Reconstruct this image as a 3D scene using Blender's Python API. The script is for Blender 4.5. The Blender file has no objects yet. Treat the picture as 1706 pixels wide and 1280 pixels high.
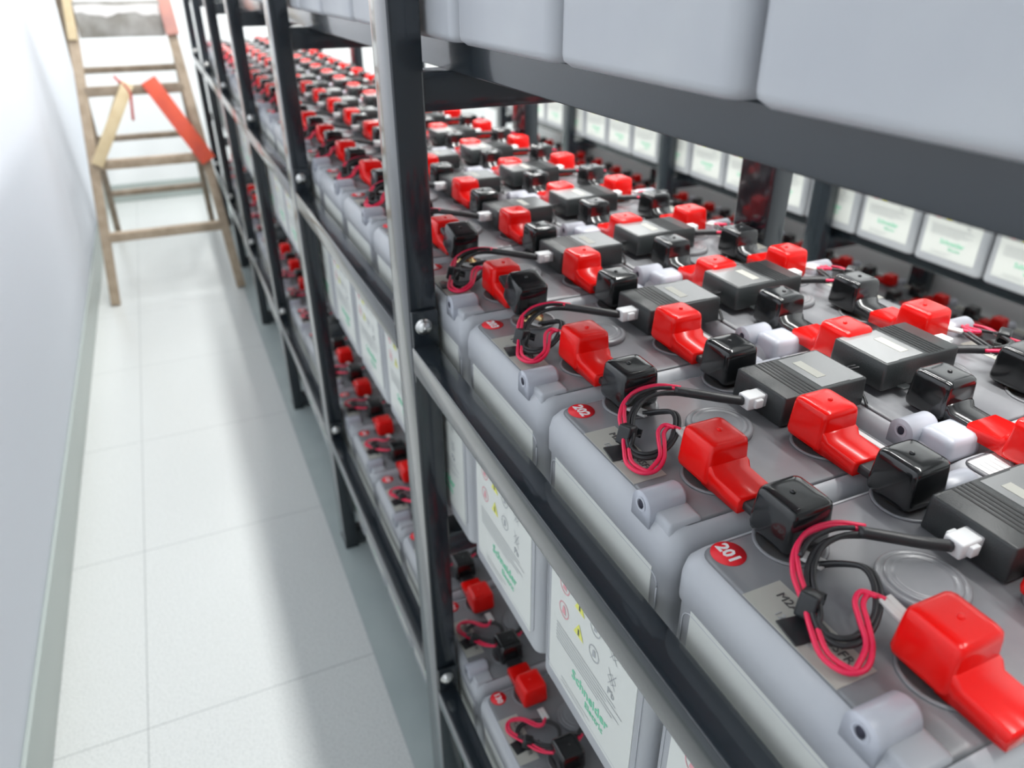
import bpy, bmesh, math, random
from mathutils import Matrix, Vector
random.seed(7)
sc = bpy.context.scene
COL = sc.collection
PI = math.pi

# ------------------------------------------------------------ camera
cam_d = bpy.data.cameras.new('camera'); cam = bpy.data.objects.new('camera', cam_d); COL.objects.link(cam)
CAMZ = 1.384
R = Matrix(((0.91265057, 0.19989609, -0.35652559), (-0.40873115, 0.44037069, -0.79938257), (-0.00279003, 0.87528007, 0.48360832)))
cam.matrix_world = Matrix.Translation((0, 0, CAMZ)) @ R.to_4x4()
cam_d.sensor_width = 36.0; cam_d.lens = 1238.0 / 1706.0 * 36.0
cam_d.clip_start = 0.02; cam_d.clip_end = 60
cam_d.dof.use_dof = True; cam_d.dof.focus_distance = 0.60; cam_d.dof.aperture_fstop = 5.8
sc.camera = cam

# ------------------------------------------------------------ world, lights, exposure
w = bpy.data.worlds.new('world'); sc.world = w; w.use_nodes = True
w.node_tree.nodes['Background'].inputs[0].default_value = (0.93, 0.97, 1.0, 1)
w.node_tree.nodes['Background'].inputs[1].default_value = 0.28
sc.view_settings.view_transform = 'Standard'; sc.view_settings.look = 'None'
sc.view_settings.exposure = 0.15; sc.view_settings.gamma = 1.0; sc.view_settings.use_curve_mapping = False

def area(name, loc, sx, sy, power, color=(1, 1, 1), rot=(0, 0, 0)):
    l = bpy.data.lights.new(name, 'AREA'); l.shape = 'RECTANGLE'; l.size = sx; l.size_y = sy
    l.energy = power; l.color = color
    o = bpy.data.objects.new(name, l); o.location = loc; o.rotation_euler = rot; COL.objects.link(o)
    return o
LAMPS = [(0.44, 29.0, 0.05), (1.28, 24.0, 0.12)]     # x, power, width
for lx, lp, lw in LAMPS:
    for ly in (0.2, 2.0, 3.8, 5.0):
        area('ceiling_tube_light', (lx, ly, 2.768), lw, 1.5 if ly < 5 else 0.8, lp * (1 if ly < 5 else .6), (1.0, 1.0, 0.98))

# ------------------------------------------------------------ materials
MATS = {}
def mat(name, col, rough=0.5, metal=0.0, noise=None, bump=0.0, bscale=60, spec=None, coat=0.0, emit=None, sss=0.0):
    m = bpy.data.materials.new(name); m.use_nodes = True
    nt = m.node_tree; b = nt.nodes['Principled BSDF']
    b.inputs['Base Color'].default_value = (*col, 1); b.inputs['Roughness'].default_value = rough
    b.inputs['Metallic'].default_value = metal
    if spec is not None: b.inputs['Specular IOR Level'].default_value = spec
    if coat: b.inputs['Coat Weight'].default_value = coat; b.inputs['Coat Roughness'].default_value = .1
    if sss: b.inputs['Subsurface Weight'].default_value = sss; b.inputs['Subsurface Radius'].default_value = (.02, .02, .02); b.inputs['Subsurface Scale'].default_value = .5
    if emit: b.inputs['Emission Color'].default_value = (*emit[0], 1); b.inputs['Emission Strength'].default_value = emit[1]
    if noise or bump:
        tc = nt.nodes.new('ShaderNodeTexCoord')
        n = nt.nodes.new('ShaderNodeTexNoise'); n.inputs['Scale'].default_value = noise[1] if noise else bscale
        n.inputs['Detail'].default_value = 4
        nt.links.new(tc.outputs['Object'], n.inputs['Vector'])
        if noise:
            r = nt.nodes.new('ShaderNodeMix'); r.data_type = 'RGBA'
            r.inputs[6].default_value = (*col, 1); r.inputs[7].default_value = (*noise[0], 1)
            rp = nt.nodes.new('ShaderNodeMapRange'); rp.inputs[1].default_value = .4; rp.inputs[2].default_value = .65
            nt.links.new(n.outputs['Fac'], rp.inputs[0]); nt.links.new(rp.outputs[0], r.inputs[0])
            nt.links.new(r.outputs[2], b.inputs['Base Color'])
        if bump:
            n2 = nt.nodes.new('ShaderNodeTexNoise'); n2.inputs['Scale'].default_value = bscale; n2.inputs['Detail'].default_value = 3
            nt.links.new(tc.outputs['Object'], n2.inputs['Vector'])
            bp = nt.nodes.new('ShaderNodeBump'); bp.inputs['Strength'].default_value = bump; bp.inputs['Distance'].default_value = .002
            nt.links.new(n2.outputs['Fac'], bp.inputs['Height']); nt.links.new(bp.outputs[0], b.inputs['Normal'])
    MATS[name] = m
    return m
M_case = mat('battery_plastic', (.48, .495, .515), .36, noise=((.44, .455, .485), 9), sss=0.0)
M_lid_shade = mat('shade_darkened_lid_plastic', (.225, .23, .24), .27, noise=((.19, .195, .21), 14))  # darker than the case: shade under the shelf above put into the colour
M_lug = mat('translucent_lug_plastic', (.50, .52, .58), .25)
M_hole = mat('dark_hole', (.03, .03, .05), .7)
M_red = mat('red_cap_plastic', (.86, .006, .004), .22, coat=.1, spec=.4)
M_blk = mat('black_cap_plastic', (.010, .011, .012), .16, coat=.4)
M_mod = mat('monitor_plastic', (.028, .032, .033), .34, bump=.15, bscale=900)
M_foil = mat('monitor_face_sticker', (.24, .245, .245), .16, spec=1.0)
M_groove = mat('groove_black', (.004, .004, .005), .5)
M_white = mat('white_connector_plastic', (.75, .76, .76), .35)
M_clear = mat('clear_sleeve_plastic', (.62, .62, .60), .25)
M_brass = mat('brass', (.62, .45, .22), .25, metal=1)
M_zinc = mat('zinc_bolt', (.72, .72, .70), .28, metal=1)
M_rw = mat('red_wire_jacket', (.86, .02, .09), .35)
M_bw = mat('black_wire_jacket', (.022, .022, .024), .38)
M_clip = mat('cable_clip_plastic', (.02, .022, .024), .3)
M_stick = mat('red_number_sticker', (.88, .012, .025), .45)
M_wtext = mat('white_print', (.85, .85, .85), .5)
M_label = mat('front_label_paper', (.70, .72, .68), .45)
M_label2 = mat('model_label_paper', (.46, .46, .41), .45)
M_green = mat('green_print', (.20, .66, .42), .5)
M_grey = mat('grey_print', (.42, .44, .45), .5)
M_yel = mat('yellow_print', (.80, .80, .15), .5)
M_rpr = mat('red_print', (.75, .35, .38), .5)
M_dk = mat('dark_print', (.08, .08, .08), .5)
M_steel = mat('black_powder_coat', (.014, .020, .026), .26, bump=.10, bscale=700, spec=.3, coat=1.0)
M_wall = mat('painted_wall', (.69, .725, .79), .75, bump=.1, bscale=120)
M_wall2 = mat('end_wall_paint', (.88, .90, .90), .7)
M_skirt = mat('skirting_tile', (.42, .47, .45), .35)
M_border = mat('border_tile', (.43, .49, .485), .3, noise=((.38, .44, .44), 5))
M_wood = mat('ladder_wood', (.46, .365, .27), .6, noise=((.37, .285, .20), 22))
M_wood2 = mat('old_ladder_wood', (.36, .29, .22), .7, noise=((.27, .21, .15), 20))
M_wood3 = mat('fresh_pine', (.66, .54, .34), .6, noise=((.60, .47, .28), 18))
M_plank = mat('weathered_plank', (.42, .41, .39), .75, noise=((.26, .25, .22), 9))
M_paint = mat('white_paint_splash', (.78, .76, .74), .6)
M_redw = mat('red_painted_wood', (.80, .11, .05), .5, noise=((.70, .10, .06), 15))
M_pink = mat('faded_red_painted_wood', (.66, .33, .27), .6, noise=((.58, .30, .26), 15))
M_rope = mat('red_string', (.50, .07, .06), .8)
M_ceil = mat('ceiling_paint', (.86, .87, .87), .8)
M_fix = mat('lamp_housing', (.8, .8, .8), .5)
M_tube = mat('lit_tube', (.9, .9, .9), .5, emit=((1, 1, .98), 3.0))

# floor tiles: terrazzo speckle and joints
mf = bpy.data.materials.new('speckled_floor_tile'); mf.use_nodes = True
nt = mf.node_tree; b = nt.nodes['Principled BSDF']; b.inputs['Roughness'].default_value = .30
geo = nt.nodes.new('ShaderNodeNewGeometry'); sep = nt.nodes.new('ShaderNodeSeparateXYZ'); nt.links.new(geo.outputs['Position'], sep.inputs[0])
def joint(out, off):
    a = nt.nodes.new('ShaderNodeMath'); a.operation = 'SUBTRACT'; a.inputs[1].default_value = off; nt.links.new(out, a.inputs[0])
    p = nt.nodes.new('ShaderNodeMath'); p.operation = 'PINGPONG'; p.inputs[1].default_value = .3; nt.links.new(a.outputs[0], p.inputs[0])
    c = nt.nodes.new('ShaderNodeMath'); c.operation = 'LESS_THAN'; c.inputs[1].default_value = .0011; nt.links.new(p.outputs[0], c.inputs[0])
    return c
jx = joint(sep.outputs['X'], -.285); jy = joint(sep.outputs['Y'], 1.238)
mx = nt.nodes.new('ShaderNodeMath'); mx.operation = 'MAXIMUM'; nt.links.new(jx.outputs[0], mx.inputs[0]); nt.links.new(jy.outputs[0], mx.inputs[1])
no = nt.nodes.new('ShaderNodeTexNoise'); no.inputs['Scale'].default_value = 260; no.inputs['Detail'].default_value = 2
nt.links.new(geo.outputs['Position'], no.inputs['Vector'])
cr = nt.nodes.new('ShaderNodeValToRGB'); cr.color_ramp.elements[0].position = .34; cr.color_ramp.elements[1].position = .52
cr.color_ramp.elements[0].color = (.54, .56, .55, 1); cr.color_ramp.elements[1].color = (.68, .70, .69, 1)
nt.links.new(no.outputs['Fac'], cr.inputs[0])
mi = nt.nodes.new('ShaderNodeMix'); mi.data_type = 'RGBA'; mi.inputs[7].default_value = (.36, .38, .38, 1)
nt.links.new(cr.outputs[0], mi.inputs[6]); nt.links.new(mx.outputs[0], mi.inputs[0]); nt.links.new(mi.outputs[2], b.inputs['Base Color'])
M_floor = mf

# ------------------------------------------------------------ mesh helpers
class MB:
    def __init__(s): s.bm = bmesh.new(); s.mats = []
    def mi(s, m):
        if m not in s.mats: s.mats.append(m)
        return s.mats.index(m)
    def add(s, tmp, m, M=None, smooth=True):
        if M is not None: bmesh.ops.transform(tmp, matrix=M, verts=tmp.verts)
        i = s.mi(m); vm = {}
        for v in tmp.verts: vm[v] = s.bm.verts.new(v.co)
        for f in tmp.faces:
            try: g = s.bm.faces.new([vm[v] for v in f.verts])
            except ValueError: continue
            g.material_index = i; g.smooth = smooth
        tmp.free()
    def box(s, lo, hi, m, bev=0.0, seg=2, top=1.0, M=None, smooth=None):
        t = bmesh.new(); bmesh.ops.create_cube(t, size=1)
        c = [(a + b) / 2 for a, b in zip(lo, hi)]; d = [b - a for a, b in zip(lo, hi)]
        for v in t.verts:
            k = top if v.co.z > 0 else 1
            v.co = Vector((c[0] + v.co.x * d[0] * k, c[1] + v.co.y * d[1] * k, c[2] + v.co.z * d[2]))
        if bev > 0: bmesh.ops.bevel(t, geom=list(t.edges), offset=bev, segments=seg, affect='EDGES', profile=.6)
        s.add(t, m, M, smooth=(bev > 0) if smooth is None else smooth)
    def rings(s, rings, m, cap=True, smooth=True, M=None):
        t = bmesh.new(); L = [[t.verts.new(p) for p in r] for r in rings]; n = len(L[0])
        for a, b_ in zip(L[:-1], L[1:]):
            for i in range(n): t.faces.new((a[i], a[(i + 1) % n], b_[(i + 1) % n], b_[i]))
        if cap: t.faces.new(L[0][::-1]); t.faces.new(L[-1])
        bmesh.ops.recalc_face_normals(t, faces=t.faces)
        s.add(t, m, M, smooth)
    def lathe(s, prof, m, c=(0, 0, 0), n=24, M=None):
        s.rings([[(c[0] + r * math.cos(2 * PI * i / n), c[1] + r * math.sin(2 * PI * i / n), c[2] + z) for i in range(n)] for r, z in prof], m, M=M)
    def tube(s, pts, r, m, n=8, sm=4):
        P = catmull([Vector(p) for p in pts], sm) if sm > 1 else [Vector(p) for p in pts]
        T = (P[1] - P[0]).normalized(); up = Vector((0, 0, 1)) if abs(T.z) < .9 else Vector((1, 0, 0))
        N = T.cross(up).normalized(); rr = []
        for i, p in enumerate(P):
            T2 = (P[min(i + 1, len(P) - 1)] - P[max(i - 1, 0)]).normalized()
            N = (N - T2 * N.dot(T2)).normalized(); B = T2.cross(N)
            rad = r(i / (len(P) - 1)) if callable(r) else r
            rr.append([p + N * (rad * math.cos(2 * PI * k / n)) + B * (rad * math.sin(2 * PI * k / n)) for k in range(n)])
        s.rings(rr, m)
    def bar(s, a, b_, wx, wy, m, bev=.0, up=(0, 0, 1)):
        """rectangular bar from a to b; wx wide along side axis, wy along the other"""
        a = Vector(a); b_ = Vector(b_); d = b_ - a; z = d.normalized(); x = Vector(up).cross(z)
        if x.length < 1e-4: x = Vector((1, 0, 0))
        x.normalize(); y = z.cross(x)
        Mx = Matrix((x, y, z)).transposed().to_4x4(); Mx.translation = (a + b_) / 2
        L = d.length / 2
        s.box((-wx / 2, -wy / 2, -L), (wx / 2, wy / 2, L), m, bev, M=Mx)
    def text(s, body, size, m, M, depth=.0002, bold=0.0, align='CENTER'):
        cu = bpy.data.curves.new('txt', 'FONT'); cu.body = body; cu.size = size; cu.align_x = align; cu.align_y = 'CENTER'
        cu.resolution_u = 2; cu.extrude = depth; cu.offset = bold
        o = bpy.data.objects.new('txt', cu); COL.objects.link(o)
        me = o.evaluated_get(bpy.context.evaluated_depsgraph_get()).to_mesh()
        t = bmesh.new(); t.from_mesh(me); s.add(t, m, M, smooth=False)
        o.to_mesh_clear(); bpy.data.objects.remove(o); bpy.data.curves.remove(cu)
    def mesh(s, name):
        me = bpy.data.meshes.new(name); s.bm.to_mesh(me); s.bm.free()
        for m in s.mats: me.materials.append(m)
        return me
def catmull(P, k):
    out = []
    for i in range(len(P) - 1):
        p0 = P[max(i - 1, 0)]; p1 = P[i]; p2 = P[i + 1]; p3 = P[min(i + 2, len(P) - 1)]
        for j in range(k):
            t = j / k
            out.append(.5 * ((2 * p1) + (p2 - p0) * t + (2 * p0 - 5 * p1 + 4 * p2 - p3) * t * t + (3 * p1 - p0 - 3 * p2 + p3) * t ** 3))
    out.append(P[-1]); return out
def rrect(hx, hy, r, z, n=4, cx=0, cy=0):
    out = []
    for qx, qy, a0 in ((1, 1, 0), (-1, 1, PI / 2), (-1, -1, PI), (1, -1, 3 * PI / 2)):
        for i in range(n + 1):
            a = a0 + PI / 2 * i / n
            out.append((cx + qx * (hx - r) + r * math.cos(a), cy + qy * (hy - r) + r * math.sin(a), z))
    return out

def obj(name, me, parent=None, loc=(0, 0, 0), rotz=0, label=None):
    o = bpy.data.objects.new(name, me); COL.objects.link(o); o.parent = parent; o.location = loc
    if rotz: o.rotation_euler = (0, 0, rotz)
    if label: o['label'] = label
    return o
def thing(name, label, cat, loc=(0, 0, 0), rotz=0, group=None):
    o = bpy.data.objects.new(name, None); COL.objects.link(o); o.empty_display_size = .05
    o.location = loc; o.rotation_euler = (0, 0, rotz); o['label'] = label; o['category'] = cat
    if group: o['group'] = group
    return o
def dup(root, loc, rotz, label, group):
    r = root.copy(); COL.objects.link(r); r.location = loc; r.rotation_euler = (0, 0, rotz); r['label'] = label; r['group'] = group
    for ch in list(root.children):
        c = ch.copy(); COL.objects.link(c); c.parent = r
        for g in list(ch.children):
            d = g.copy(); COL.objects.link(d); d.parent = c
    return r
def struct(name, mb, parent=None):
    o = obj(name, mb.mesh(name), parent); o['kind'] = 'structure'
    return o

# ------------------------------------------------------------ room shell
XL, XR, YB, YF, ZC = -.47, 2.34, -2.2, 5.80, 2.85
m = MB(); m.box((XL - .1, YB - .1, -.1), (XR + .1, YF + .1, 0), M_floor); struct('floor', m)
m = MB(); m.box((XL - .1, YB - .1, ZC), (XR + .1, YF + .1, ZC + .1), M_ceil); struct('ceiling', m)
m = MB(); m.box((XL - .1, YB, 0), (XL, YF, ZC), M_wall); struct('wall_left', m)
m = MB(); m.box((XR, YB, 0), (XR + .1, YF, ZC), M_wall2); struct('wall_right', m)
m = MB(); m.box((XL - .1, YF, 0), (XR + .1, YF + .1, ZC), M_wall2); struct('wall_end', m)
m = MB(); m.box((XL, YB, 0), (XL + .010, YF, .135), M_skirt, .002); struct('baseboard_left', m)
m = MB(); m.box((XL + .01, YF - .010, 0), (XR, YF, .12), M_skirt, .002); struct('baseboard_end', m)
m = MB(); m.box((.1985, YB + .3, 0), (.83, YF - .02, .0015), M_border)
m.box((.197, YB + .3, 0), (.1985, YF - .02, .0008), M_grey); struct('trim_1', m)
for lx, lp, lw in LAMPS:
    for ly in (0.2, 2.0, 3.8):
        t = thing('ceiling_lamp', 'long white tube lamp on the ceiling above the racks', 'lamp', (lx, ly, 2.85), group='tube lamps on the ceiling')
        h = MB(); h.box((-.06, -.78, -.045), (.06, .78, 0), M_fix, .006); obj('housing', h.mesh('lamp_housing'), t)
        h = MB(); h.tube([(0, -.74, -.060), (0, .74, -.060)], .013, M_tube, 12, 1); obj('tube', h.mesh('lamp_tube'), t)

# ------------------------------------------------------------ battery parts
BD, BW, BH = .240, .199, .338
def case_mesh():
    b = MB()
    hx, hy = BD / 2 - .002, BW / 2 - .002
    prof = [(0, -.006, .010), (.004, -.001, .012), (.008, 0, .013), (.296, 0, .013), (.298, .0022, .014), (.318, .0022, .014), (.328, .0005, .014), (.3345, -.004, .013), (.3372, -.009, .012)]
    b.rings([rrect(hx + e, hy + e, r, z, 5) for z, e, r in prof], M_case)
    fr = [(-BD / 2 + .0018, -u, .160 + v) for u, v, _ in rrect(.086, .1315, .010, 0, 4)]
    b.tube(fr + [fr[0]], .0006, M_case, 6, 1)
    return b.mesh('battery_case')
def lid_mesh():
    b = MB()
    hx, hy = BD / 2 - .002, BW / 2 - .002
    b.rings([rrect(hx - .0075, hy - .0075, .012, .3366, 5), rrect(hx - .0105, hy - .0105, .010, .3380, 5)], M_lid_shade)
    for sx, sy in ((-.085 + .012, .0), (.085 - .012, 0)):
        pass
    # raised well rims round the four terminals
    for x in (-.048, .062):
        for y in (.070, -.050):
            b.lathe([(.0255, .3380), (.0255, .3392), (.0240, .3398), (.0225, .3392), (.0222, .3381)], M_lid_shade, (x, y, 0), 28)
    # two-step vent disc
    b.lathe([(.0285, .338), (.0285, .342), (.0275, .3436), (.0245, .344), (.0240, .3428), (.0235, .3440), (.0225, .3447), (.0205, .3448), (.0195, .3441), (.0185, .3441), (.0175, .3448), (.0165, .3448), (.001, .3448)], M_lid_shade, (-.001, .004, 0), 36)
    return b.mesh('battery_lid')
def lug_mesh(front):
    b = MB()
    # bump with an eyelet flush with the side, block behind
    n = 14
    for x0, x1, r, z in ((-.0005, .034, .0115, .002),):
        prof = lambda x: [(x, r * math.cos(PI * i / n), z + r * math.sin(PI * i / n)) for i in range(n + 1)] + [(x, -r, -.012), (x, r, -.012)]
        b.rings([prof(x0), prof(x0 + .001), prof(x1 - .004), [(x1, c[1] * .7, c[2] * .8) for c in prof(x1)]], M_lug)
    if front: b.box((.004, -.030, -.012), (.034, -.004, .0022), M_case, .003, 2, top=.92)
    else: b.box((.008, -.040, -.012), (.052, -.006, .0105), M_lug, .007, 3, top=.9)
    b.rings([[(-.0009, .0032 * math.cos(2 * PI * i / 12), .0035 + .0040 * math.sin(2 * PI * i / 12)) for i in range(12)],
             [(.004, .0032 * math.cos(2 * PI * i / 12), .0035 + .0040 * math.sin(2 * PI * i / 12)) for i in range(12)]], M_hole)
    b.rings([[(-.0012, r * math.cos(2 * PI * i / 12), .0035 + r * math.sin(2 * PI * i / 12)) for i in range(12)] for r in (.006, .0042)], M_lug, cap=False)
    return b.mesh('carry_lug')
# local frames: text reading along -y, up +x (on top) or up +z (on the front face at -x)
def on_top(x, y, z): return Matrix(((0, 1, 0, x), (-1, 0, 0, y), (0, 0, 1, z), (0, 0, 0, 1)))
def on_front(x, y, z): return Matrix(((0, 0, -1, x), (-1, 0, 0, y), (0, 1, 0, z), (0, 0, 0, 1)))
def ring2d(b, r0, r1, m, M, n=20):
    t = bmesh.new()
    A = [t.verts.new((r0 * math.cos(2 * PI * i / n), r0 * math.sin(2 * PI * i / n), 0)) for i in range(n)]
    B = [t.verts.new((r1 * math.cos(2 * PI * i / n), r1 * math.sin(2 * PI * i / n), 0)) for i in range(n)]
    for i in range(n): t.faces.new((A[i], A[(i + 1) % n], B[(i + 1) % n], B[i]))
    b.add(t, m, M, False)
def poly2d(b, pts, m, M):
    t = bmesh.new(); t.faces.new([t.verts.new((x, y, 0)) for x, y in pts]); b.add(t, m, M, False)
def front_label_mesh():
    b = MB(); X = -BD / 2 + .002
    b.box((X - .0006, -.078, .024), (X + .001, .078, .300), M_label, 0)
    F = lambda u, z: on_front(X - .0010, -u, z)          # u to the right as read
    for z in (.163, .131):
        ring2d(b, .0085, .0098, M_rpr, F(-.050, z)); poly2d(b, [(-.004, -.005), (.004, -.005), (.002, .005), (-.002, .005)], M_rpr, F(-.050, z))
        poly2d(b, [(-.0095, -.007), (.0095, -.007), (0, .0095)], M_yel, F(-.020, z)); poly2d(b, [(-.0012, -.004), (.0012, -.004), (.0012, .004), (-.0012, .004)], M_dk, on_front(X - .0013, .020, z - .001))
        ring2d(b, .0080, .0092, M_grey, F(.009, z)); poly2d(b, [(-.003, -.005), (.003, -.003), (.002, .005), (-.002, .004)], M_grey, F(.009, z))
        # crossed bin / recycling mark
        poly2d(b, [(-.006, -.009), (-.005, -.009), (.007, .010), (.006, .010)], M_grey, F(.041, z)); poly2d(b, [(.005, -.009), (.006, -.009), (-.006, .010), (-.007, .010)], M_grey, F(.041, z))
        ring2d(b, .0062, .0072, M_grey, F(.041, z), 4)
    b.text('Pb', .012, M_grey, F(.041, .113))
    for k in range(6):
        L = (.060, .066, .052, .064, .058, .045)[k]
        poly2d(b, [(-.064, -.0005), (-.064 + L * 1.9, -.0005), (-.064 + L * 1.9, .0006), (-.064, .0006)], M_grey, F(0, .104 - k * .0045))
    b.text('Schneider', .0175, M_green, F(.006, .065), bold=.0001)
    b.text('Electric', .0115, M_green, F(.016, .050))
    for z, L in ((.037, .06), (.032, .05)):
        poly2d(b, [(-.05, -.0004), (-.05 + L, -.0004), (-.05 + L, .0005), (-.05, .0005)], M_grey, F(0, z))
    return b.mesh('front_label')
def model_label_mesh():
    b = MB()
    b.box((-.110, -.034, .3379), (-.080, .044, .3384), M_label2)
    b.text('M2AL12-100SFR', .0088, M_dk, on_top(-.089, .005, .3388))
    b.text('12V 100Ah', .0070, M_grey, on_top(-.101, .008, .3388))
    return b.mesh('model_label')
def rating_label_mesh():
    b = MB(); b.box((.070, -.086, .3379), (.106, -.022, .3384), M_white)
    for k in range(5): b.box((.076 + k * .006, -.080, .3384), (.0768 + k * .006, -.030, .3386), M_grey)
    return b.mesh('rating_label')
def sticker_mesh(num):
    b = MB(); b.lathe([(.0120, 0), (.0120, .0004)], M_stick, n=28)
    b.text(str(num), .0125, M_wtext, on_top(0, 0, .0006), bold=.0004)
    return b.mesh('number_sticker')
def cover_mesh(m, tab, tw=.034, tz=(.0025, .0150)):
    """soft terminal boot with its tab towards -y; base z=0 at battery top"""
    b = MB()
    h = .0185
    prof = [(.002, -.0020, .005), (.005, .0006, .005), (.0085, .0012, .005), (.032, -.0002, .0045), (.0362, -.0008, .0048), (.0380, -.0022, .005), (.0388, -.0050, .005), (.0392, -.0100, .004)]
    b.rings([rrect(h + e, h + e, r, z, 4) for z, e, r in prof], m)
    # domed middle and little moulding nub
    b.lathe([(.0022, .0388), (.0020, .0402), (.0008, .0408)], m, (.002, -.001, 0), 10)
    z0, z1 = tz
    if tab > 0:
        pr = []
        for y, k, dz in ((-.012, 1.04, .010), (-.0205, 1.04, .006), (-.0235, 1.0, .0012), (-tab + .0015, .98, 0), (-tab, .95, -.001)):
            hx = tw / 2 * k; zt = z1 + dz
            pr.append([(-hx, y, z0), (-hx, y, zt - .0015), (-hx + .0015, y, zt), (hx - .0015, y, zt), (hx, y, zt - .0015), (hx, y, z0)])
        b.rings(pr, m)
    return b.mesh('terminal_cover')
def post_mesh():
    b = MB(); b.lathe([(.0135, 0), (.0135, .004), (.010, .0045), (.010, .008), (.0065, .0082), (.0065, .016), (.004, .0165)], M_brass, n=20)
    return b.mesh('terminal_post')
def neck_mesh():
    b = MB(); b.box((-.0125, -.048, .0045), (.0125, -.014, .0120), M_bw, .0025, 3); return b.mesh('link_cable')

ME_case, ME_lid, ME_lug, ME_lug2 = case_mesh(), lid_mesh(), lug_mesh(True), lug_mesh(False)
ME_flabel, ME_mlabel, ME_rlabel = front_label_mesh(), model_label_mesh(), rating_label_mesh()
ME_redcap, ME_blkcap, ME_post, ME_neck = cover_mesh(M_red, .052), cover_mesh(M_blk, .0), post_mesh(), neck_mesh()
ME_blktab, ME_redtab = cover_mesh(M_blk, .050, .031, (.004, .0125)), cover_mesh(M_red, .046)
STK = {}
def sticker(num):
    if num not in STK: STK[num] = sticker_mesh(num)
    return STK[num]

def build_battery(label, loc, rotz, group, style, num=None, label_on=True, tilt=0.0):
    """style: 'aisle' black far/red near, 'rear' (turned round), 'low' red far/black near"""
    t = thing('battery', label, 'battery', loc, rotz, group)
    obj('case', ME_case, t); obj('lid', ME_lid, t, label='grey lid with shelf shade in its colour and round vent cap')
    obj('carry_lug', ME_lug, t, (-BD / 2, -.060, BH)); obj('carry_lug', ME_lug2, t, (BD / 2, .066, BH), PI)
    if label_on: obj('front_label', ME_flabel, t)
    if style == 'shelved': return t
    obj('model_label', ME_mlabel, t)
    obj('rating_label', ME_rlabel, t)
    if num: obj('number_sticker', sticker(num), t, (-.094, .078 if style != 'low' else .080, BH))
    if style == 'aisle': yb, yr, sgn = .074, -.046, 1
    elif style == 'rear': yb, yr, sgn = .052, -.060, 1
    else: yb, yr, sgn = -.056, .062, -1
    for x, row in ((-.048, 0), (.062, 1)):
        for y, c in ((yb, 0), (yr, 1)):
            obj('terminal_post', ME_post, t, (x, y, BH), label='brass post and washer')
            if c:
                me = ME_redcap
                o = obj('terminal_cover', me, t, (x, y, BH + .001), 0 if sgn > 0 else PI, label='glossy red soft cover with flat tab')
            else:
                me = ME_blktab if style == 'rear' else ME_blkcap
                o = obj('terminal_cover', me, t, (x, y, BH + .001), PI if sgn > 0 else 0, label='glossy black soft cover')
                if style != 'rear': obj('link_cable', ME_neck, o)
                if tilt and row == 0:
                    o.location = (x - .004, y + .012, BH + .012); o.rotation_euler = (math.radians(tilt), 0, PI)
    return t

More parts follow.
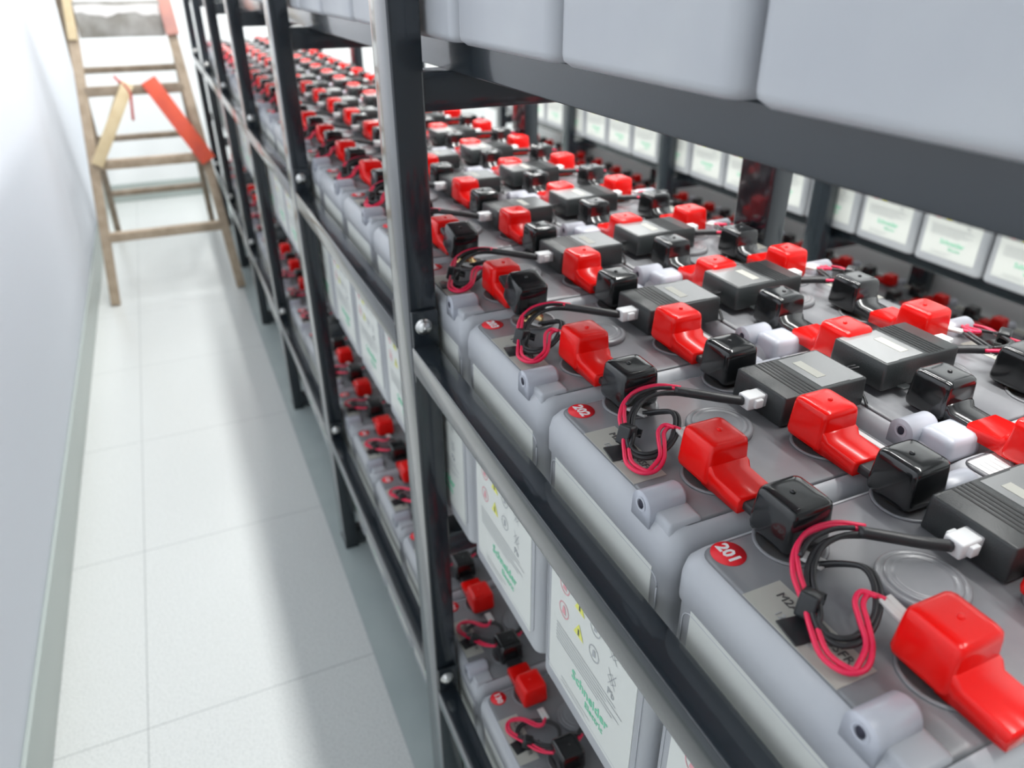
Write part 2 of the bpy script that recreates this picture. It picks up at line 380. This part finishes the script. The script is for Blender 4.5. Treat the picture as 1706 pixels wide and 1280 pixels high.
# ------------------------------------------------------------ battery monitor with its leads (drawn in battery coordinates)
def Z(pts, sy, z): return [(p[0], p[1] * sy, z[i] if isinstance(z, (list, tuple)) else z) for i, p in enumerate(pts)]
def monitor_meshes(sy, sh=0.0, shy=0.0):
    D = {}
    x0, x1, y0, y1 = .046 + sh, .140 + sh, -.018 + shy, .045 + shy
    z0, z1 = (.3395 if not sh else .3458), (.3670 if not sh else .3725)
    Y0, Y1 = (y0, y1) if sy > 0 else (-y1, -y0)
    b = MB(); b.rings([rrect((x1 - x0) / 2 + e, (y1 - y0) / 2 + e, r, z, 3, (x0 + x1) / 2, (Y0 + Y1) / 2) for z, e, r in
        ((z0, 0, .002), (z0 + .001, .0006, .003), (z1 - .0012, -.0002, .003), (z1, -.0014, .002))], M_mod)
    b.box((x0 + .020, Y0 - .008, z0), (x0 + .032, Y0 + .001, z0 + .002), M_mod, .001)
    b.box((x1 - .032, Y1 - .001, z0), (x1 - .020, Y1 + .008, z0 + .002), M_mod, .001)
    for k in range(5): b.box((x0 + .018 + k * .0045, Y0 + .002, z1 - .0002), (x0 + .0200 + k * .0045, Y1 - .002, z1 + .0003), M_groove)
    D['housing'] = b.mesh('monitor_housing')
    b = MB(); b.box((x0 + .044, Y0 + .004, z1), (x1 - .018, Y1 - .004, z1 + .0003), M_foil)
    b.box((x0 + .052, Y0 + .018, z1 + .0002), (x0 + .062, Y1 - .014, z1 + .0006), M_label2)
    b.box((x1 - .018, Y0 + .003, z1), (x1 - .003, Y1 - .003, z1 + .0003), M_foil)
    D['face_sticker'] = b.mesh('monitor_sticker')
    b = MB(); b.box((x0 - .020, .009 * sy - .007, z0 + .010), (x0 + .002, .009 * sy + .007, z0 + .022), M_white, .0015)
    b.box((x0 - .014, .009 * sy - .010, z0 + .012), (x0 - .006, .009 * sy + .010, z0 + .020), M_white, .001)
    D['plug'] = b.mesh('white_plug')
    S = [(x0 - .020, .010), (.008, .018), (-.010, .030), (-.024, .040)]
    b = MB(); b.tube(Z(S, sy, [.356, .359, .361, .362]), .0042, M_bw, 10)
    for dx in (-.002, -.0007, .0007, .002):
        b.tube([(x0 - .012, (.009 + dx * 1.6) * sy, .356 + dx), (x0 - .022, (.011 + dx) * sy, .356 + dx)], .0010, M_bw, 6)
    D['lead_sleeve'] = b.mesh('black_sleeve')
    b = MB()
    ro = [(-.020, .040), (-.036, .050), (-.056, .052), (-.072, .045), (-.083, .033), (-.088, .022), (-.092, .012), (-.099, -.001), (-.106, -.017), (-.102, -.030), (-.091, -.034), (-.079, -.027), (-.070, -.014), (-.064, -.004), (-.056, -.001), (-.051, -.008)]
    zr = [.362, .363, .362, .359, .355, .352, .350, .347, .345, .344, .345, .348, .352, .355, .357, .357]
    b.tube(Z(ro, sy, zr), .0018, M_rw, 8)
    b.tube(Z([(x + .0033, y + .0012) for x, y in ro[:4]] + [(x + .0040, y - .0006) for x, y in ro[4:10]] + [(x - .001, y + .0038) for x, y in ro[10:12]] + [(x - .0035, y + .003) for x, y in ro[12:]], sy, [z + .001 for z in zr]), .0018, M_rw, 8)
    D['red_wire'] = b.mesh('red_wire')
    b = MB()
    bo = [(-.022, .037), (-.038, .042), (-.056, .041), (-.070, .034), (-.080, .024), (-.086, .014), (-.093, .004), (-.096, -.006), (-.093, -.015), (-.083, -.020), (-.068, -.017), (-.054, -.008), (-.044, .004), (-.040, .016), (-.045, .028), (-.054, .036)]
    zb = [.360, .361, .360, .357, .354, .352, .350, .347, .346, .347, .350, .354, .357, .357, .352, .348]
    b.tube(Z(bo, sy, zb), .0019, M_bw, 8)
    b.tube(Z([(x + .0036, y - .0012) for x, y in bo[:7]] + [(x + .002, y + .0036) for x, y in bo[7:11]] + [(x - .0032, y + .001) for x, y in bo[11:]], sy, [z + .0012 for z in zb]), .0019, M_bw, 8)
    b.tube(Z([(-.026, .042), (-.040, .046), (-.058, .046), (-.073, .039)], sy, [.3645, .365, .363, .360]), .0017, M_bw, 8)
    D['black_wire'] = b.mesh('black_wire')
    b = MB()
    Mr = Matrix.Translation((-.0955, .006 * sy, 0)) @ Matrix.Rotation(math.radians(-8 * sy), 4, 'Z')
    b.box((-.013, -.010, .3384), (.013, .010, .3398), M_clip, .0005, M=Mr)
    Mc = Matrix.Translation((-.0890, .012 * sy, .350)) @ Matrix.Rotation(math.radians(25 * sy), 4, 'Z') @ Matrix.Rotation(math.radians(18), 4, 'Y')
    b.box((-.0065, -.0060, -.0075), (.0065, .0060, .0090), M_clip, .002, M=Mc)
    b.box((.005, -.005, -.001), (.0165, .005, .0005), M_clip, .0004, M=Mc)
    b.box((.015, -.005, -.003), (.0168, .005, .0045), M_clip, .0004, M=Mc)
    D['cable_clip'] = b.mesh('cable_clip')
    b = MB()
    for dx in (-.0024, .0024): b.bar((-.050 + dx, -.006 * sy, .3565), (-.049 + dx, -.028 * sy, .3525), .0052, .0030, M_clear, .0008)
    D['spade_r'] = b.mesh('spade_sleeve')
    b = MB()
    for dx in (-.0024, .0024): b.bar((-.053 + dx, .034 * sy, .3480), (-.058 + dx, .056 * sy, .3450), .0052, .0028, M_clear, .0008)
    D['spade_b'] = b.mesh('spade_sleeve')
    # loose leads dropping behind the housing
    b = MB()
    b.tube([(.139, .012 * sy, .356), (.150, .006 * sy, .350), (.1515, -.006 * sy, .341), (.1500, -.020 * sy, .3405)] if False else
           [(.138 + sh, .010 * sy, .358), (.1465 + sh, .004 * sy, .354), (.1480 + sh, -.008 * sy, .346), (.1440 + sh, -.020 * sy, .3405)], .0012, M_bw, 6)
    b.tube([(.138 + sh, .006 * sy, .358), (.1445 + sh, 0, .354), (.1455 + sh, -.012 * sy, .346), (.1400 + sh, -.024 * sy, .3400)], .0012, M_bw, 6)
    D['tail_wires'] = b.mesh('tail_wires')
    return D
MON = {1: monitor_meshes(1), -1: monitor_meshes(-1), 2: monitor_meshes(1, -.030, -.008)}
def build_monitor(label, loc, rotz, group, sy):
    t = thing('battery_monitor', label, 'battery monitor', (loc[0], loc[1], loc[2]), rotz, group)
    D = MON[sy]
    h = obj('housing', D['housing'], t); obj('face_sticker', D['face_sticker'], h, label='grey sticker with pale strip')
    obj('plug', D['plug'], t, label='white plug'); s = obj('lead_sleeve', D['lead_sleeve'], t, label='black sleeve')
    r = obj('red_wire', D['red_wire'], t, label='looped red wires'); k = obj('black_wire', D['black_wire'], t, label='looped black wires')
    obj('cable_clip', D['cable_clip'], t, label='black cable clip on square pad'); obj('spade_sleeve', D['spade_r'], r, label='clear crimp sleeve'); obj('spade_sleeve', D['spade_b'], k, label='clear crimp sleeve')
    obj('tail_wire', D['tail_wires'], t)
    return t

# ------------------------------------------------------------ batteries on the shelves
def px(p):
    c = R.transposed() @ (Vector(p) - Vector((0, 0, CAMZ)))
    if c.z > -.03: return None
    return (853 - 1238 * c.x / c.z, 640 + 1238 * c.y / c.z)
def inview(cx, cy, z0, z1, hx=.12, hy=.1, mg=15):
    P = [px((cx + sx * hx, cy + sy * hy, z)) for sx in (-1, 1) for sy in (-1, 1) for z in (z0, z1)]
    P = [p for p in P if p]
    if not P: return False
    return max(p[0] for p in P) > -mg and min(p[0] for p in P) < 1706 + mg and max(p[1] for p in P) > -mg and min(p[1] for p in P) < 1280 + mg
PITCH, Y0C = .2043, .416
LEV = {'bottom': .082, 'middle': .704, 'top': 1.326}
ORD = ['nearest', 'second', 'third', 'fourth', 'fifth', 'last']
CNT = ['first', 'second', 'third', 'fourth', 'fifth']
POSTY = [.80 + .817 * i for i in range(6)]
def where(y):
    """words placing a battery by the posts of its rack"""
    if y < POSTY[0]:
        n = int((POSTY[0] + .06 - y) / PITCH)
        return '%s this side of the nearest post' % ['first', 'second', 'third', 'fourth', 'fifth', 'sixth'][min(n, 5)]
    k = max(i for i in range(6) if POSTY[i] <= y)
    n = int((y - POSTY[k]) / PITCH)
    return '%s past the %s post' % (CNT[n], ORD[k])
XF1, XF2 = .262 + BD / 2, .516 + BD / 2
G_M1, G_M2, G_T, G_B = 'batteries in the aisle row of the middle shelf', 'batteries in the rear row of the middle shelf', 'batteries on the top shelf', 'batteries on the bottom shelf'
for k in range(-1, 22):
    y = Y0C + PITCH * k
    num = 202 + k
    # middle shelf, aisle row
    if inview(XF1, y, LEV['middle'], 1.05) and y < 4.85:
        if k <= 1: lb = 'grey battery with red sticker number %d on the middle shelf' % num
        else: lb = 'grey battery, middle shelf aisle row, ' + where(y)
        build_battery(lb, (XF1, y, LEV['middle']), 0, G_M1, 'aisle', num, tilt=(-16 if k in (1, 2) else 0))
        build_monitor(lb.replace('grey battery with red sticker number %d' % num, 'black monitor box of the battery stickered %d' % num).replace('grey battery,', 'black monitor box on battery,'),
                      (XF1, y, LEV['middle']), 0, 'battery monitors of the aisle row', 1)
    if inview(XF2, y, .98, 1.05) and y < 4.85 and k >= -1:
        lb = 'grey battery, middle shelf rear row, ' + where(y)
        build_battery(lb, (XF2, y, LEV['middle']), PI, G_M2, 'rear')
        build_monitor('black monitor box, middle shelf rear row, ' + where(y), (XF2 + .020, y + .022, LEV['middle']), PI, 'battery monitors of the rear row', 2)
    if inview(XF1, y, LEV['top'], 1.375) and y < 3.3:
        build_battery('blank grey battery, top shelf, ' + where(y), (XF1, y, LEV['top']), PI, G_T, 'shelved')
    if inview(XF1, y, LEV['bottom'], .46) and y < 4.8 and y > .3:
        lb = 'grey battery, bottom shelf aisle row, ' + where(y)
        build_battery(lb, (XF1, y, LEV['bottom']), 0, G_B, 'low', 129 + k)
        build_monitor('wired black monitor box, bottom shelf aisle row, ' + where(y), (XF1, y, LEV['bottom']), 0, 'battery monitors of the bottom shelf', -1)

# ------------------------------------------------------------ racks
def post_part(b, x0, x1, y, h):
    b.box((x0, y, .004), (x1, y + .070, h), M_steel, .0025)
    b.box((x0 - .001, y - .001, 0), (x1 + .001, y + .071, .006), M_steel, .001)
def bolt_mesh():
    b = MB(); b.lathe([(.0105, 0), (.0105, .0015), (.0082, .0017), (.0082, .004), (.0070, .0062), (.0040, .0080), (.0005, .0086)], M_zinc, n=20, M=Matrix.Rotation(PI / 2, 4, 'X'))
    b.lathe([(.0026, .0078), (.0024, .0092)], M_zinc, n=6, M=Matrix.Rotation(PI / 2, 4, 'X'))
    return b.mesh('bolt')
ME_bolt = bolt_mesh()
def build_rack(label, fx, sgn, posts, depth, levels, group=None, aisle_side=True, back_rails=False):
    """fx = x of the outer face on the aisle side, sgn=+1 when the rack runs to +x"""
    t = thing('battery_rack', label, 'rack', (0, 0, 0), 0, group)
    H = 1.98
    pw = .035
    def X(a, b_):
        p, q = fx + sgn * a, fx + sgn * b_
        return (min(p, q), max(p, q))
    for y in posts:
        for a in (0, depth):
            x = X(a, a + pw); b = MB(); post_part(b, x[0], x[1], y, H); obj('upright', b.mesh('rack_upright'), t)
        for z in levels:
            x = X(pw - .001, depth + .001); b = MB(); b.box((x[0], y + .004, z - .072), (x[1], y + .044, z - .032), M_steel, .002)
            obj('cross_member', b.mesh('rack_cross_member'), t)
    ys = [posts[0] - .817] + list(posts)
    for z in levels:
        for a in (.068, depth - .068 + .0):
            x = X(a, a + .035)
            b = MB(); b.box((x[0], ys[0], z - .033), (x[1], ys[-1] + .07, z - .001), M_steel, .002); obj('shelf_beam', b.mesh('rack_shelf_beam'), t)
    for y0, y1 in zip(ys[:-1], ys[1:]):
        for z in levels:
            zz = z + .243
            if zz > 1.5: continue
            for a in ((0, .0) if not back_rails else (0, depth + .005))[:1 + (1 if back_rails else 0)]:
                x = X(a, a + .030)
                b = MB()
                b.box((x[0], y0 + .0715, zz), (x[1], y1 - .0015, zz + .036), M_steel, .0015)
                # end plate with the bolt ear
                e = X(a + .001, a + .034)
                b.box((e[0], y1 - .0060, zz + .030), (e[1], y1 - .0012, zz + .083), M_steel, .0015)
                b.box((e[0], y1 - .0060, zz - .012), (X(a, a + .018)[1], y1 - .0012, zz + .005), M_steel, .001)
                b.box((x[0], y0 + .0712, zz + .030), (x[1], y0 + .0760, zz + .070), M_steel, .001)
                r = obj('guard_rail', b.mesh('rack_guard_rail'), t)
                bo = obj('bolt', ME_bolt, r, (fx + sgn * (a + .015), y1 - .006, zz + .063), label='zinc bolt head')
    return t
build_rack('black steel rack beside the aisle, holding three shelves of grey batteries', .222, 1, POSTY, .533, [1.326, .704, .082])

# second rack beyond, facing this one
G_R2 = 'batteries seen on the far rack'
r2x = 1.750
build_rack('black steel rack standing beyond the second aisle behind the near rack', r2x, 1, POSTY, .533, [1.326, .704, .082])
for k in range(1, 22):
    y = Y0C + PITCH * k
    if y > 4.85: break
    if inview(r2x + .16, y, .704, 1.04):
        build_battery('white-labelled battery on far rack, middle shelf, ' + where(y), (r2x + .040 + BD / 2, y, .704), 0, G_R2, 'shelved')
    if inview(r2x + .16, y, .40, .46) and y < 4.6:
        build_battery('shaded battery with red covers on far rack, lower shelf, ' + where(y), (r2x + .040 + BD / 2, y, .082), 0, 'shaded batteries low on the far rack', 'low')

for k in range(2, 21):
    y = Y0C + PITCH * k
    build_battery('shaded battery on far rack, lower shelf rear row, ' + where(y), (r2x + .294 + BD / 2, y, .082), PI, 'shaded rear batteries low on the far rack', 'rear')

# ------------------------------------------------------------ wooden step ladder
L = thing('step_ladder', 'old wooden step ladder with a red brace at the end of the aisle', 'ladder', (-.095, 3.78, 0))
def lp(mb, name, label=None):
    o = obj(name, mb.mesh('ladder_' + name), L, (.095, -3.78, 0), label=label); return o
FY = lambda z: 3.78 + .25 * z
def FXL(z): return -.385 + .083 * z
def FXR(z): return .190 - .068 * z
ZT = 1.56
for fx, wd in ((FXL, 1), (FXR, 1)):
    b = MB(); b.bar((fx(0), FY(0), .002), (fx(ZT), FY(ZT), ZT), .042, .030, M_wood, .003, up=(0, 1, 0)); lp(b, 'front_rail')
for z, mm in ((.305, M_wood), (.62, M_wood), (.925, M_wood2)):
    b = MB(); b.bar((FXL(z) + .012, FY(z), z), (FXR(z) - .012, FY(z), z), .036, .042, mm, .003); lp(b, 'step')
RY = lambda z: 4.96 - .55 * z
RXL = lambda z: -.385 + .05 * z
RXR = lambda z: .152 - .03 * z
for fx in (RXL, RXR):
    b = MB(); b.bar((fx(0), RY(0), .002), (fx(1.5), RY(1.5), 1.5), .034, .026, M_wood2, .003, up=(0, 1, 0)); lp(b, 'rear_leg')
for z in (.29, .62, .975):
    b = MB(); b.bar((RXL(z), RY(z), z), (RXR(z), RY(z), z), .036, .030, M_wood2, .003); lp(b, 'rear_rung')
# broad weathered top plank and cheek pieces
b = MB(); b.bar((FXL(1.22) + .02, FY(1.22) - .012, 1.212), (FXR(1.22) - .02, FY(1.22) - .012, 1.212), .024, .145, M_plank, .004)
o = lp(b, 'top_plank', 'grey weathered plank')
b = MB(); zz = 1.245
yp = FY(1.22) - .0245
rr = []
for q in range(15):
    u = q / 14; xx = FXL(zz) + .022 + u * (FXR(zz) - FXL(zz) - .05); top = zz + .024 + .003 * math.sin(9 * u); bot = zz - .014 + .008 * math.sin(11 * u + 1) + .004 * math.sin(29 * u)
    rr.append([(xx, yp - .0015, bot), (xx, yp + .0015, bot), (xx, yp + .0015, top), (xx, yp - .0015, top)])
b.rings(rr, M_paint, smooth=False)
o2 = obj('paint_smear', b.mesh('ladder_paint_smear'), o, label='white paint splash')
b = MB(); b.bar((FXL(1.14) - .002, FY(1.14) - .028, 1.135), (FXL(1.5) - .002, FY(1.5) - .028, 1.5), .036, .014, M_wood3, .002, up=(0, 1, 0)); lp(b, 'cheek', 'pale wooden strip')
b = MB(); b.bar((FXR(1.14) + .004, FY(1.14) - .028, 1.145), (FXR(1.5) + .004, FY(1.5) - .028, 1.5), .056, .014, M_pink, .002, up=(0, 1, 0)); lp(b, 'cheek', 'faded red strip')
b = MB(); b.bar((-.115, FY(.96) - .033, .955), (-.318, FY(.63) - .033, .625), .050, .014, M_wood3, .002, up=(0, 1, 0)); lp(b, 'brace', 'pale pine brace')
b = MB(); b.bar((-.03, FY(.96) - .033, .965), (.158, FY(.61) - .033, .605), .072, .014, M_redw, .002, up=(0, 1, 0)); lp(b, 'brace', 'bright orange-red brace')
b = MB(); b.bar((-.15, RY(.96) - .1, .93), (-.315, RY(.60) - .45, .62), .026, .014, M_wood2, .002, up=(0, 1, 0)); lp(b, 'brace')
b = MB(); b.tube([(-.165, FY(.99) - .02, .985), (-.150, FY(.96) - .03, .965), (-.135, FY(.93) - .03, .955), (-.115, FY(.9) - .03, .915), (-.120, FY(.87) - .03, .870), (-.128, FY(.8) - .02, .80)], .006, M_rope, 8); lp(b, 'string', 'red string')
